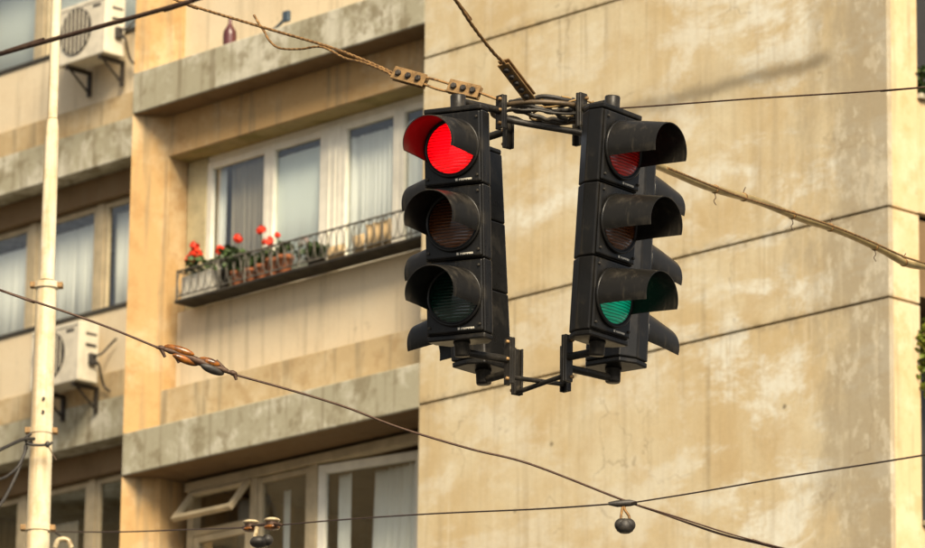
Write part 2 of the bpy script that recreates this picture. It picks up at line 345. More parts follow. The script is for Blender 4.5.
for k, zb in enumerate(ZB):
    zt = ZB[k+1] if k+1 < len(ZB) else 22.5
    m = MB(); m.box(UG-.0, UL, -.62, 0, zb, zb+.385); obj('slab_edge', m, 'concrete', bld, .012)
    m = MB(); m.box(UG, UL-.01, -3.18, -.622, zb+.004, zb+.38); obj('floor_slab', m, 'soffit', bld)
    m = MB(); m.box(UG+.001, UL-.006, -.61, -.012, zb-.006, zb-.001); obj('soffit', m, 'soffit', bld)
    m = MB(); m.prism([(UL, -.002), (UL, -3.15), (UC+.06, -3.15), (UC+.06, -.6), (UC, -.6), (UC-.02, -.27), (UC+.02, -.25)], zb+.386, zt-.0065)
    obj('pilaster', m, 'ochre', bld, .008)
    z = zb+.386
    if zb != 14.06:
        m = MB(); m.box(UG, UC, -.36, -.26, z, zb+.79); obj('ochre_band', m, 'ochre2', bld, .006)
        cz = zb+.79
    else: cz = z
    m = MB(); m.box(UG, UC+.02, -.56, -.42, cz, zb+1.53); obj('parapet_panel', m, 'cream', bld, .006)
    if zt < 22:
        if zb != 7.38:
            m = MB(); m.box(UG, UC, -.62, -.26, zt-.39, zt-.007); obj('lintel', m, 'ochre', bld, .008)
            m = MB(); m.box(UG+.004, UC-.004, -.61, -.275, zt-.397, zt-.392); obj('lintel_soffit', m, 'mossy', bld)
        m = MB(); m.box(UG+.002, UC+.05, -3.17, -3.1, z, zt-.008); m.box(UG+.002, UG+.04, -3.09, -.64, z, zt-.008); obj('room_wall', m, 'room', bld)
# ----- windows of the upper bay (storey between 10.72 and 14.06)
def bay_window(zb, zt, full=True):
    w = -.50; z0 = zb+1.53; z1 = zt-.45
    fr = MB(); fr.box(8.65, UC-.02, w-.09, w+.008, z0, z1+.05); wf = obj('window', fr, 'jamb', bld, .008)
    m = MB(); m.box(UG+.04, 8.65, w-.09, w-.012, z1+.0, z1+.055); obj('head_rail', m, 'frame', wf, .006); m = MB(); m.box(UG+.04, 8.65, w-.09, w-.012, z0, z0+.05); obj('sill_rail', m, 'frame', wf, .006)
    m = MB(); m.box(6.845, 7.05, w-.09, w+.004, z0+.05, z1-.001); m.box(6.90, 6.915, w+.004, w+.014, z0+.05, z1-.001); m.box(6.98, 6.995, w+.004, w+.014, z0+.05, z1-.001); obj('mullion', m, 'frame', wf, .004)
    for a, b in ((7.805, 8.648), (7.052, 7.80), (6.10, 6.843), (5.30, 6.095)):
        prof_window('sash', wf, a, b, z0+.052, z1-.002, w, 'frame', .066)
    return wf
bay_window(10.72, 14.06)
bay_window(14.06, 17.40); bay_window(4.04, 7.38)
# lower bay: header, vent sash tipped out, fixed lights, a casement pulled inwards
w = -.50; z0 = 7.38+1.53
fr = MB(); fr.box(UG+.03, UC-.1, w-.10, w+.02, 10.60, 10.685); wl2 = obj('window', fr, 'frame2', bld, .008)
m = MB(); m.box(8.72, 8.80, w-.09, w+.004, z0, 10.598); obj('mullion', m, 'frame2', wl2, .004); m = MB(); m.box(7.86, 7.95, w-.09, w+.004, z0, 10.598); obj('mullion', m, 'frame2', wl2, .004); m = MB(); m.box(7.07, 7.165, w-.09, w+.004, z0, 10.598); obj('mullion', m, 'frame2', wl2, .004); m = MB(); m.box(UG+.12, UG+.20, w-.09, w+.0, z0, 10.598); obj('mullion', m, 'frame2', wl2, .004); m = MB(); m.box(UG+.05, 8.72, w-.088, w+.002, z0-.05, z0-.001)
obj('sill_rail', m, 'frame2', wl2, .004)
m = MB(); m.box(7.95, 8.72, w-.08, w, 10.19, 10.245); obj('transom', m, 'frame2', wl2, .004)
prof_window('sash', wl2, 7.955, 8.715, z0+.01, 10.185, w-.004, 'frame2', .06)
prof_window('sash', wl2, 7.17, 7.855, z0+.01, 10.59, w-.004, 'frame2', .05)
vs = prof_window('vent_sash', wl2, -.40, .40, -.36, 0, 0, 'frame2', .05); vs.location = (8.33, w+.035, 10.60); vs.rotation_euler.x = radians(38)
cs = prof_window('casement', wl2, -1.15, 0, z0+.01-10.6, 0, 0, 'frame', .078); cs.location = (7.066, w-.01, 10.585); cs.rotation_euler.z = radians(8.7)
# curtains
curtain(7.90, 8.42, 12.25, 13.6, -.60, 'grey_cloth', 'grey pleated curtain behind the window above the geraniums', 7)
curtain(8.47, 8.60, 12.25, 13.6, -.60, 'lace', 'narrow pale curtain strip at left edge of the geranium window', 2, .015)
curtain(7.10, 7.80, 12.25, 13.49, -.57, 'blue_blind', 'plain pale blue blind in second light of the flower-rail window', 2, .004)
curtain(6.10, 6.84, 12.25, 13.48, -.59, 'lace', 'white lace curtain in third light of the flower-rail window', 9, .02)
curtain(5.30, 6.06, 12.25, 13.48, -.59, 'lace', 'white lace curtain beside the gable wall behind the red light', 9, .02)
curtain(5.95, 6.60, 8.9, 10.5, -.76, 'lace', 'white gathered curtain behind the inward opened casement', 6, .03, .12)
curtain(6.78, 6.95, 8.9, 10.5, -.66, 'lace', 'narrow white curtain left of the opened casement', 2, .02)
curtain(7.68, 7.78, 8.9, 10.5, -.75, 'lace', 'thin white curtain in the middle lower window', 2, .015)
curtain(8.0, 8.40, 8.9, 10.5, -.75, 'grey_cloth', 'grey curtain behind the tipped vent window', 4, .02)

# ledge and railing
m = MB(); m.box(UG+.01, 8.69, -.42, -.185, 12.252, 12.28); obj('ledge', m, 'near_black', bld, .008)
rail = thing('window_railing', 'low black ornamental iron railing on the ledge below the flower window', 'railing', ORG, RZ)
wr = -.20
for nm, zz, r in (('top_rail', 12.545, .010), ('bottom_rail', 12.315, .008)):
    m = MB(); m.tube([(UG+.03, wr, zz), (8.67, wr, zz)], r, 6); obj(nm, m, 'railing', rail)
m = MB(); m.tube([(8.67, wr, zz) for zz in (12.28, 12.555)], .010, 6)
m.tube([(8.67, wr, 12.545), (8.67, -.42, 12.545)], .008, 6); obj('end_post', m, 'railing', rail)
ring = MB(); ring.tube([(.042*cos(a), 0, .105*sin(a)) for a in [2*pi*i/16 for i in range(17)]], .0042, 5, False)
ringm = ring.mesh('scroll', M['railing'])
for i in range(35):
    o = obj('scroll', ringm, None, rail); o.location = (8.62-.097*i, wr, 12.43)
for i in range(9):
    m = MB(); m.tube([(8.1-.36*i, wr+.003, 12.28), (8.1-.36*i, wr+.003, 12.545)], .007, 5); obj('baluster', m, 'railing', rail)

# flower pots on the ledge
def leaf_cloud(n, c, r, size, seed):
    rd = random.Random(seed); m = MB()
    for i in range(n):
        d = Vector((rd.gauss(0, 1), rd.gauss(0, 1), rd.gauss(0, 1))); d.normalize(); p = Vector(c) + Vector((d.x*r[0], d.y*r[1], d.z*r[2]))*rd.uniform(.35, 1)
        q = Matrix.Rotation(rd.uniform(0, 6.28), 4, 'Z') @ Matrix.Rotation(rd.uniform(-.9, .9), 4, 'X') @ Matrix.Rotation(rd.uniform(-.9, .9), 4, 'Y')
        s = size*rd.uniform(.6, 1.2); ring_ = []
        for k in range(7):
            a = 2*pi*k/7; rr = s*(1+.15*cos(3*a)); ring_.append(p + q @ Vector((rr*cos(a), rr*sin(a), .25*s*cos(2*a))))
        m.add([p - (q @ Vector((0, 0, .2*s)))] + ring_, [(0, 1+k, 1+(k+1) % 7) for k in range(7)])
    return m
def petal_ball(m, c, r, seed):
    rd = random.Random(seed)
    for i in range(26):
        d = Vector((rd.gauss(0, 1), rd.gauss(0, 1), rd.gauss(0, 1))).normalized(); p = Vector(c)+d*r*rd.uniform(.6, 1)
        q = d.to_track_quat('Z', 'Y').to_matrix(); s = r*.5
        m.add([p+q @ Vector((s*cos(a), s*sin(a), 0)) for a in [2*pi*k/5+i for k in range(5)]], [(0, 1, 2, 3, 4)])
def flowerpot(u, w, label, pw, ph, leaf, heads, seed, mat='terracotta', square=False, foliage=True, group=None):
    t = thing('flower_pot', label, 'flower pot', W(u, w-.05, 12.281), RZ, group)
    m = MB()
    if square: m.prism([(-pw, -.06), (pw, -.06), (pw, .06), (-pw, .06)], 0, ph); obj('planter', m, mat, t, .008)
    else: m.lathe([(pw*.62, 0), (pw*.86, ph*.78), (pw, ph*.79), (pw, ph), (pw*.88, ph), (pw*.84, ph*.9)], 16); obj('pot', m, mat, t)
    if foliage: obj('foliage', leaf_cloud(leaf[0], (0, 0, ph+leaf[2]*.8), (leaf[1], leaf[1]*.8, leaf[2]), .032, seed), 'leaf', t)
    for i, (x, z, r) in enumerate(heads):
        m = MB(); m.tube([(x*.4, 0, ph), (x*.8, .01, ph+(z-ph)*.6), (x, .02, z)], .004, 5); st = obj('stem', m, 'leaf', t)
        m = MB(); petal_ball(m, (x, .02, z), r, seed+i); obj('flower_head', m, 'petal', t)
    return t
GRP = 'flower pots along the railing'
flowerpot(8.46, -.25, 'white planter of red geraniums at left end of the railing', .20, .22, (80, .20, .10), [(.075, .49, .045), (.06, .40, .065), (.13, .37, .055), (-.29, .38, .05)], 1, 'white_pot', True, group=GRP)
flowerpot(8.14, -.25, 'dark slim pot with trailing leaves right of the white planter', .055, .20, (60, .10, .13), [], 2, 'near_black', group=GRP)
flowerpot(7.95, -.25, 'terracotta pot with bushy green plant and single red bloom', .075, .15, (150, .15, .13), [(-.01, .45, .045)], 3, group=GRP)
flowerpot(7.77, -.25, 'small terracotta pot under the bushy green plant, right side', .07, .14, (40, .10, .08), [], 4, group=GRP)
flowerpot(7.62, -.25, 'terracotta pot with the tallest red geranium bloom', .07, .15, (35, .09, .07), [(.01, .47, .045)], 5, group=GRP)
flowerpot(7.475, -.25, 'terracotta pot with a low red bloom in white leaves', .075, .18, (30, .10, .06), [(.05, .34, .055)], 6, group=GRP)
flowerpot(7.32, -.25, 'wide terracotta pot, rightmost, with small orange-red bloom', .08, .18, (45, .11, .07), [(.09, .38, .03)], 7, group=GRP)
flowerpot(6.93, -.26, 'pot of grey-green trailing leaves in middle of the railing', .09, .08, (90, .20, .09), [], 8, 'near_black', group=GRP)
def hung_cloth(u0, u1, z0, z1, label):
    m = MB(); n = 12
    pts = [(u0+(u1-u0)*i/n, -.225+.012*sin(i*1.7), z) for z in (z0, z1) for i in range(n+1)]
    m.add(pts, [(i, i+1, n+2+i, n+1+i) for i in range(n)], True)
    o = obj('cloth', m, 'tan_cloth'); o.location = ORG; o.rotation_euler.z = RZ; tag(o, label, 'cloth', 'cloths behind the railing')
    md = o.modifiers.new('thick', 'SOLIDIFY'); md.thickness = .006
hung_cloth(6.20, 6.34, 12.28, 12.44, 'small tan cloth low behind the railing scrolls'); hung_cloth(5.86, 6.17, 12.29, 12.51, 'larger tan cloth hung up to the top of the railing')
hung_cloth(6.45, 6.66, 12.28, 12.40, 'tan cloth lying low beside the grey-green trailing plant')
b = thing('bottle', 'plum coloured bottle with narrow neck standing on the upper ledge', 'bottle', W(7.91, -.10, 14.445), RZ)
m = MB(); m.lathe([(.06, 0), (.062, .11), (.058, .15), (.028, .20), (.018, .225), (.016, .26)], 16); obj('bottle_body', m, 'bottle', b)
m = MB(); m.lathe([(.018, .2605), (.018, .285), (.012, .29)], 12); obj('cap', m, 'bottle', b)
b = thing('garden_trowel', 'small dark blue tool lying on the upper ledge behind the frayed cable', 'tool', W(7.13, -.08, 14.445), RZ)
m = MB(); m.tube([(.22, 0, .012), (.10, 0, .05), (.02, 0, .085)], [.010, .013, .016], 8); obj('handle', m, 'navy', b)
m = MB(); m.prism([(-.05, -.02), (.03, -.02), (.03, .02), (-.05, .02)], .06, .16); obj('blade', m, 'navy', b, .01)

# plants at the right corner
for nm, lab, c, r, n, sd, mt in (('window_plant', 'small green plant on the sill at the top right edge', (.0, -.44, 12.53), (.10, .12, .12), 70, 21, 'leaf'),
                                 ('ivy', 'yellow-green ivy hanging beside the return pier at right edge', (-.02, -.42, 10.32), (.09, .14, .34), 300, 22, 'ivy')):
    t = thing(nm, lab, 'plant', W(c[0], c[1], c[2]-r[2]), RZ)
    obj('foliage', leaf_cloud(n, (0, 0, r[2]), r, .028, sd), mt, t)
    m = MB(); m.tube([(0.1, -.05, r[2]*1.9), (0.03, .0, r[2]), (0, 0, 0.0)], .006, 5); obj('stem', m, 'rusty', t)

# ------------------------------------------------------------------ set-back wing
wing = thing('apartment_building', 'cream and ochre wing set back behind the pole, with wall mounted air conditioners', 'building', W(UL, -8.2, 0), RZ)
U0, U1 = 0.0, 15.0      # local: u from main block
LB = [3.90, 7.27, 10.63, 14.0, 17.37, 20.74]
m = MB(); m.box(U0, U1, -8, -3.6, .1, 24); obj('core_wall', m, 'ochre2', wing)
m = MB(); m.box(U0-.0, U1+.2, -8.2, .2, 24.01, 24.3); obj('roof', m, 'concrete', wing)
for k, zb in enumerate(LB):
    zt = LB[k+1] if k+1 < len(LB) else 24.0
    m = MB(); m.box(U0, U1, -3.5, 0, zb, zb+.49); obj('slab_edge', m, 'concrete', wing, .012)
    m = MB(); m.box(U0, U1, -.2, -.02, zb+.495, zb+.81); obj('ochre_band', m, 'ochre2', wing, .006)
    m = MB(); m.box(U0, U1, -.3, -.05, zb+.815, zb+1.57); obj('parapet_panel', m, 'cream', wing, .006)
    m = MB(); m.box(U0, U1, -.42, -.03, zb+1.575, zb+1.62); obj('window_sill', m, 'gasket', wing, .004)
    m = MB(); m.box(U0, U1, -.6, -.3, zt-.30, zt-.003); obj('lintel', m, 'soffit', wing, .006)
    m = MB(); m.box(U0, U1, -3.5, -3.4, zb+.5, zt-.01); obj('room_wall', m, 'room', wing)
    zw0, zw1 = zb+1.625, zt-.305
    m = MB(); m.box(U0, 10.118, -.5, -.38, zw0, zw1); obj('wall_infill', m, 'ochre2', wing)
    wf = MB(); wf.box(10.12-.0, 10.2, -.47, -.39, zw0, zw1); win = obj('window', wf, 'frame2', wing, .004)
    for a, b_ in ((10.21, 11.12), (11.26, 12.42), (12.56, 13.72), (13.75, 14.9)):
        prof_window('sash', win, a, b_, zw0+.01, zw1-.01, -.40, 'frame2', .065)
    for uu in (11.125, 12.425): m = MB(); m.box(uu, uu+.13, -.47, -.385, zw0, zw1); obj('mullion', m, 'frame2', win, .004)
m = MB(); m.box(U1+.001, U1+.2, -8, -.001, .1, 24); obj('end_wall', m, 'ochre2', wing)
def wcurtain(u0, u1, z0, z1, w, mat, label, folds): 
    o = curtain(u0, u1, z0, z1, w, mat, label, folds, .02); o.location = wing.location
wcurtain(10.22, 11.10, 15.6, 16.95, -.55, 'lace', 'white curtain behind the narrow wing window beside the pilaster', 9)
wcurtain(11.28, 12.40, 15.6, 16.90, -.55, 'lace', 'white curtain behind the wing window right of the pole', 11)
wcurtain(12.58, 13.70, 15.6, 16.85, -.55, 'lace', 'white curtain behind the wing window left of the pole', 11)
wcurtain(10.22, 13.70, 19.0, 20.40, -.60, 'blue_blind', 'pale blind across the topmost wing windows above the air conditioner', 3)
wcurtain(11.7, 12.40, 12.2, 13.3, -.60, 'grey_cloth', 'dim curtain in the lowest wing window near the pole foot', 5)
wcurtain(10.3, 10.9, 12.2, 13.3, -.62, 'grey_cloth', 'dim curtain in the lowest wing window beside the pilaster', 5)

def air_con(u, z, label, group):
    t = thing('air_conditioner', label, 'air conditioner', W(u, -8.2, z), RZ, group)
    wd, ht, dp, off = .90, .72, .30, .10
    m = MB(); m.box(0, wd, off, off+dp, 0, ht); c = obj('casing', m, 'ac', t, .015)
    m = MB(); m.box(-.004, .0, off+.04, off+.2, .42, .46); m.box(-.004, 0, off+.04, off+.2, .56, .59); m.box(.02, wd-.02, off+dp, off+dp+.004, .66, .667); obj('vent_slot', m, 'ac_dark', c)
    cx, cz, r = .55, .37, .29
    gm = MB(); rot = Matrix.Translation((cx, off+dp+.001, cz)) @ Matrix.Rotation(-pi/2, 4, 'X')
    gm.lathe([(r, 0), (r, .012), (r*.99, .014), (.001, .004)], 32, rot, False); gr = obj('fan_grille', gm, 'ac_dark', t)
    for k in range(-3, 4):
        x = k*.075; h = (max(0, (r-.01)**2-x*x))**.5
        m = MB(); m.box(cx+x-.004, cx+x+.004, off+dp+.012, off+dp+.022, cz-h, cz+h); obj('grille_bar', m, 'ac', gr)
    m = MB(); m.box(.10, .24, off+dp, off+dp+.004, .60, .635); obj('badge', m, 'ac_dark', t)
    for x in (.10, .72):
        m = MB(); m.box(x, x+.045, 0.0, off+dp-.02, -.05, -.003); m.box(x, x+.045, 0.0, .04, -.32, -.05)
        m.tube([(x+.022, .02, -.28), (x+.022, off+dp*.75, -.04)], .015, 6); obj('bracket', m, 'steel_dark', t)
    m = MB(); m.tube(smoothline([(-.02, off+.12, .25), (-.07, off+.06, .22), (-.05, off+.0, .10), (-.03, .03, -.02), (-.12, .02, -.10)]), .016, 7)
    m.tube(smoothline([(-.02, off+.14, .30), (-.10, off+.05, .33), (-.10, .03, .45), (-.22, .02, .52)]), .014, 7); obj('pipe', m, 'steel_dark', t)
    m = MB(); m.box(-.05, -.0, off+.06, off+.16, .20, .34); obj('valve_cover', m, 'ac_dark', t, .01)
air_con(19.36, 18.58, 'white air conditioner bracketed high on the wing at top left', 'air conditioners on the wing')
air_con(19.66, 14.66, 'white air conditioner half hidden behind the pale pole', 'air conditioners on the wing')

# ------------------------------------------------------------------ unseen block, added and sized to darken reflections in the lower windows
opp = thing('apartment_building', 'unseen plain brown block added across the street to darken the lower window reflections', 'building', (-50, 46, 0))
m = MB(); m.box(-6, 6, -24, 26, 0, 21.8); ow = obj('wall', m, 'ochre2', opp)
m = MB(); m.box(-6.3, 6.3, -24.3, 26.3, 21.801, 22.4); obj('roof', m, 'concrete', opp, .03)
m = MB(); m.box(-.04, .03, -.75, .75, -.8, .8); wm = m.mesh('window', M['gasket'])
for i in range(6):
    for j in range(12):
        o = obj('window', wm, None, opp); o.location = (6.0, -22+j*4, 2.2+i*3.1)

# ------------------------------------------------------------------ steel pole
PX, PY = -2.452, 28.0
pole = thing('steel_pole', 'tall pale cream steel pole in stepped sections at left', 'pole', (PX, PY, 0))
def psec(name, prof, mat='pole', par=None):
    m = MB()
    for p0, p1 in zip(prof[:-1], prof[1:]): m.lathe([p0, p1], 24)
    return obj(name, m, mat, par or pole)
psec('lower_section', [(.095, 0), (.070, 7.30), (.060, 8.78)]); psec('middle_section', [(.046, 8.79), (.043, 9.66), (.040, 9.72), (.033, 9.78)])
psec('upper_section', [(.030, 9.785), (.028, 11.4)]); psec('base_plate', [(.20, .0), (.20, .025), (.11, .03), (.10, .10)])
for zc, r in ((8.76, .072), (7.88, .071), (7.30, .077)):
    c = psec('collar', [(r-.008, zc-.02), (r, zc-.018), (r, zc+.018), (r-.008, zc+.02)])
    for sx in (-1, 1): m = MB(); m.box(sx*(r+.0075)-.0175, sx*(r+.0075)+.0175, -.03, .03, zc-.016, zc+.016); obj('lug', m, 'rust_plate', c, .003)
for zz in (7.98, 8.06): 
    m = MB(); m.lathe([(.009, 0), (.009, .012)], 8, Matrix.Translation((.012, -.066, zz)) @ Matrix.Rotation(pi/2, 4, 'X')); obj('bolt', m, 'steel_dark', pole)

# ------------------------------------------------------------------ overhead cables (world coordinates, metres)
WD = {
    'feeder': [(-1.561, 14.5, 6.001), (-1.427, 14.38, 6.008), (-1.132, 14.11, 6.007), (-0.815, 13.81, 6.004), (-0.601, 13.6, 6.01)],
    'span_left': [(-1.38, 20.4, 8.154), (-1.205, 20.204, 8.029), (-0.862, 19.808, 7.806), (-0.562, 19.449, 7.61), (-0.357, 19.195, 7.453), (-0.281, 19.1, 7.387)],
    'span_left_tail': [(-0.899, 19.85, 7.872), (-0.88, 19.828, 7.834), (-0.852, 19.796, 7.784), (-0.825, 19.763, 7.73), (-0.78, 19.709, 7.683), (-0.692, 19.601, 7.647), (-0.596, 19.481, 7.62), (-0.497, 19.357, 7.535), (-0.424, 19.264, 7.49), (-0.327, 19.14, 7.415), (-0.281, 19.08, 7.364)],
    'span_left_a': [(-0.166, 19.0, 7.35), (-0.113, 18.975, 7.33), (-0.06, 18.95, 7.306)],
    'span_left_b': [(-0.166, 19.0, 7.32), (-0.113, 18.975, 7.292), (-0.06, 18.95, 7.273)],
    'span_left_end': [(0.053, 18.9, 7.259), (0.085, 18.891, 7.244), (0.126, 18.88, 7.225)],
    'clampA': [(-0.289, 19.08, 7.389), (-0.158, 19.0, 7.329)],
    'clampB': [(-0.064, 18.95, 7.298), (0.061, 18.9, 7.255)],
    'span_up': [(-0.101, 17.9, 7.406), (-0.035, 18.083, 7.377), (0.017, 18.223, 7.34), (0.064, 18.352, 7.316), (0.113, 18.482, 7.295), (0.158, 18.6, 7.287)],
    'clampC': [(0.15, 18.6, 7.295), (0.261, 18.8, 7.211)],
    'thin_right': [(0.509, 19.1, 7.249), (0.746, 18.922, 7.216), (1.168, 18.595, 7.158), (1.539, 18.297, 7.099), (1.774, 18.104, 7.064), (1.898, 18.0, 7.047)],
    'sleeve': [(0.144, 19.1, 7.189), (0.271, 19.406, 7.25), (0.526, 19.998, 7.369), (0.719, 20.427, 7.441), (0.886, 20.784, 7.481), (1.059, 21.142, 7.514), (1.185, 21.397, 7.549), (1.366, 21.754, 7.603), (1.579, 22.163, 7.64), (1.798, 22.571, 7.69), (2.024, 22.979, 7.712), (2.169, 23.234, 7.711), (2.316, 23.49, 7.754), (2.619, 24.0, 7.828)],
    'rider': [(0.896, 20.7, 7.461), (1.003, 20.927, 7.486), (1.128, 21.184, 7.513), (1.266, 21.463, 7.545), (1.518, 21.957, 7.613), (1.735, 22.369, 7.664), (1.959, 22.782, 7.699), (2.16, 23.142, 7.717), (2.307, 23.4, 7.746)],
    'diag_l': [(-2.009, 18.6, 6.405), (-1.812, 18.612, 6.338), (-1.575, 18.627, 6.264), (-1.378, 18.639, 6.197), (-1.196, 18.65, 6.126)],
    'diag_r': [(-0.883, 18.7, 6.029), (-0.672, 18.754, 5.984), (-0.456, 18.808, 5.931), (-0.239, 18.863, 5.862), (0.039, 18.932, 5.796), (0.277, 18.992, 5.751), (0.638, 19.081, 5.633), (0.799, 19.121, 5.587), (1.041, 19.181, 5.517), (1.264, 19.235, 5.474), (1.528, 19.3, 5.401)],
    'diag_r2': [(0.717, 19.08, 5.606), (0.878, 19.124, 5.568), (1.08, 19.179, 5.517), (1.324, 19.245, 5.468), (1.528, 19.3, 5.429)],
    'cross_l': [(-2.385, 27.9, 7.258), (-1.856, 26.312, 6.941), (-1.451, 24.989, 6.687), (-1.061, 23.6, 6.419)],
    'cross_r': [(-0.848, 23.0, 6.313), (-0.554, 22.315, 6.2), (-0.13, 21.251, 6.013), (0.335, 19.951, 5.77), (0.607, 19.1, 5.616)],
    'cross_rr': [(0.684, 19.05, 5.611), (0.911, 18.186, 5.475), (1.147, 17.169, 5.313), (1.372, 16.025, 5.118), (1.488, 15.326, 4.996), (1.605, 14.5, 4.85)],
    'pole_l': [(-2.802, 27.4, 7.553), (-2.656, 27.634, 7.683), (-2.547, 27.806, 7.782), (-2.485, 27.9, 7.809)],
    'pole_loop': [(-2.868, 27.5, 7.533), (-2.684, 27.694, 7.518), (-2.581, 27.806, 7.603), (-2.536, 27.856, 7.703), (-2.528, 27.867, 7.765), (-2.496, 27.9, 7.791)],
    'pole_loop2': [(-2.742, 27.5, 7.242), (-2.647, 27.67, 7.366), (-2.578, 27.798, 7.554), (-2.538, 27.874, 7.707), (-2.525, 27.9, 7.761)],
    'tb': [(-1.197, 18.66, 6.128), (-1.111, 18.67, 6.104), (-1.032, 18.68, 6.079), (-0.969, 18.69, 6.054), (-0.883, 18.7, 6.029)],
    'ins': [(-1.016, 23.45, 6.398), (-0.9, 23.1, 6.338)],
    'conn': [(0.646, 19.08, 5.617), (0.658, 19.08, 5.528)],
    'poleins': [(-2.288, 27.8, 7.174)],
}
def run_on(key, end, dist):          # carry a wire on past the frame towards its far anchor
    P = [Vector(p) for p in WD[key]]
    if end: d_ = (P[-1]-P[-2]).normalized(); WD[key] = WD[key] + [tuple(P[-1]+d_*dist*.5), tuple(P[-1]+d_*dist)]
    else: d_ = (P[0]-P[1]).normalized(); WD[key] = [tuple(P[0]+d_*dist), tuple(P[0]+d_*dist*.5)] + WD[key]
for k_, e_, L_ in (('feeder', 0, 9), ('feeder', 1, 9), ('span_left', 0, 8), ('span_up', 0, 8), ('thin_right', 1, 9), ('sleeve', 1, 6), ('rider', 1, 6.6), ('diag_l', 0, 8), ('diag_r', 1, 8), ('diag_r2', 1, 8), ('cross_rr', 1, 8), ('pole_l', 0, 5), ('pole_loop', 0, 3), ('pole_loop2', 0, 3)): run_on(k_, e_, L_)
def cable(key, r, mat, name, label, group=None, n=7, twist=0.0):
    pts = smoothline(WD[key], 8); m = MB()
    if twist:
        fine = smoothline(WD[key], 40); Ls = 0.0; A = []; B = []
        for i, p in enumerate(fine):
            if i: Ls += (p-fine[i-1]).length
            tg = (fine[min(i+1, len(fine)-1)]-fine[max(i-1, 0)]).normalized(); a1 = tg.cross(Vector((0, 0, 1))).normalized(); a2 = tg.cross(a1)
            o_ = (a1*cos(Ls*twist)+a2*sin(Ls*twist))*r*.20; A.append(p+o_); B.append(p-o_)
        m.tube(A, r*.72, 6); m.tube(B, r*.72, 6)
    else: m.tube(pts, r, n)
    return tag(obj(name, m, mat), label, 'cable', group)
cable('feeder', .0075, 'brown_wire', 'feeder_cable', 'thick dark brown cable crossing the top left corner')
cable('span_left', .0075, 'rusty', 'span_cable', 'rusty stranded span cable running up left from the clamp plates', twist=90)
cable('span_left_tail', .0060, 'rusty', 'cable_tail', 'frayed rusty cable tail looping below the left span cable', twist=90)
cable('span_left_a', .0055, 'rusty', 'span_cable', 'short upper strand between the two rusty clamp plates'); cable('span_left_b', .0055, 'rusty', 'span_cable', 'short lower strand between the two rusty clamp plates')
cable('span_left_end', .0055, 'rusty', 'span_cable', 'short strand from the right clamp plate to the left bracket')
cable('span_up', .0085, 'rusty', 'span_cable', 'knotted rusty span cable rising from the hoop to the top edge', twist=70)
cable('thin_right', .0035, 'brown_wire', 'thin_wire', 'thin wire running right from the top of the right lights')
WD['conduit'] = WD['sleeve'][:4]; WD['sleeve'] = WD['sleeve'][2:]
WD['conduit'] = [(x, 18.98+.02*i, z-(y-19.0)*.262+.012) for i, (x, y, z) in enumerate(WD['conduit'])]
cable('conduit', .0135, 'black_cable', 'conduit', 'ribbed black conduit slanting under the hoop between the lights', n=10)
cable('sleeve', .0175, 'sleeve', 'sleeved_cable', 'thick olive sleeved cable sagging to the right edge', n=10)
cable('rider', .0055, 'rusty', 'rider_wire', 'thin wire strapped along the top of the thick olive cable')
cable('diag_l', .0048, 'brown_wire', 'span_wire', 'brown wire from the left edge down to the amber insulators'); cable('diag_r', .0048, 'brown_wire', 'span_wire', 'brown wire from the amber insulators sloping down to the bottom right')
cable('diag_r2', .0034, 'brown_wire', 'span_wire', 'second thinner wire beside the brown one at bottom right')
cable('cross_l', .0040, 'brown_wire', 'cross_wire', 'thin wire from the pole to the pair of pale insulators'); cable('cross_r', .0036, 'brown_wire', 'cross_wire', 'thin wire from the pale insulators to the hanging black weight')
cable('cross_rr', .0032, 'brown_wire', 'cross_wire', 'thin wire rising from the hanging black weight to the right edge')
cable('pole_l', .011, 'black_cable', 'pole_cable', 'dark cable tied to the pole and leading left'); cable('pole_loop', .009, 'black_cable', 'pole_cable', 'slack dark cable looping left of the pole, upper one')
cable('pole_loop2', .010, 'black_cable', 'pole_cable', 'slack dark cable hanging down left of the pole')
# ties along the thick cable
for i, t_ in enumerate((.33, .42, .53, .62, .72, .82)):
    L_ = smoothline(WD['sleeve'][:-2], 20); k = int(t_*(len(L_)-2)); p = L_[k]; q = (L_[k+1]-L_[k-1]).normalized().to_track_quat('Z', 'Y').to_matrix().to_4x4()
    t = thing('cable_tie', ('first', 'second', 'third', 'fourth', 'fifth', 'sixth')[i] + ' wire tie along the thick olive cable, counted from the lights', 'tie', p, 0, 'ties on the thick cable')
    m = MB(); m.lathe([(.018, -.008), (.021, -.006), (.021, .006), (.018, .008)], 12, q); obj('band', m, 'rusty', t)
    m = MB(); m.tube(smoothline([(0, 0, .02), (.004, 0, .034), (.010, -.004, .046)] if i % 2 else [(0, 0, -.02), (.004, 0, -.04), (-.004, .002, -.055), (.006, 0, -.075)]), .0022, 5); obj('wire_end', m, 'brown_wire', t)
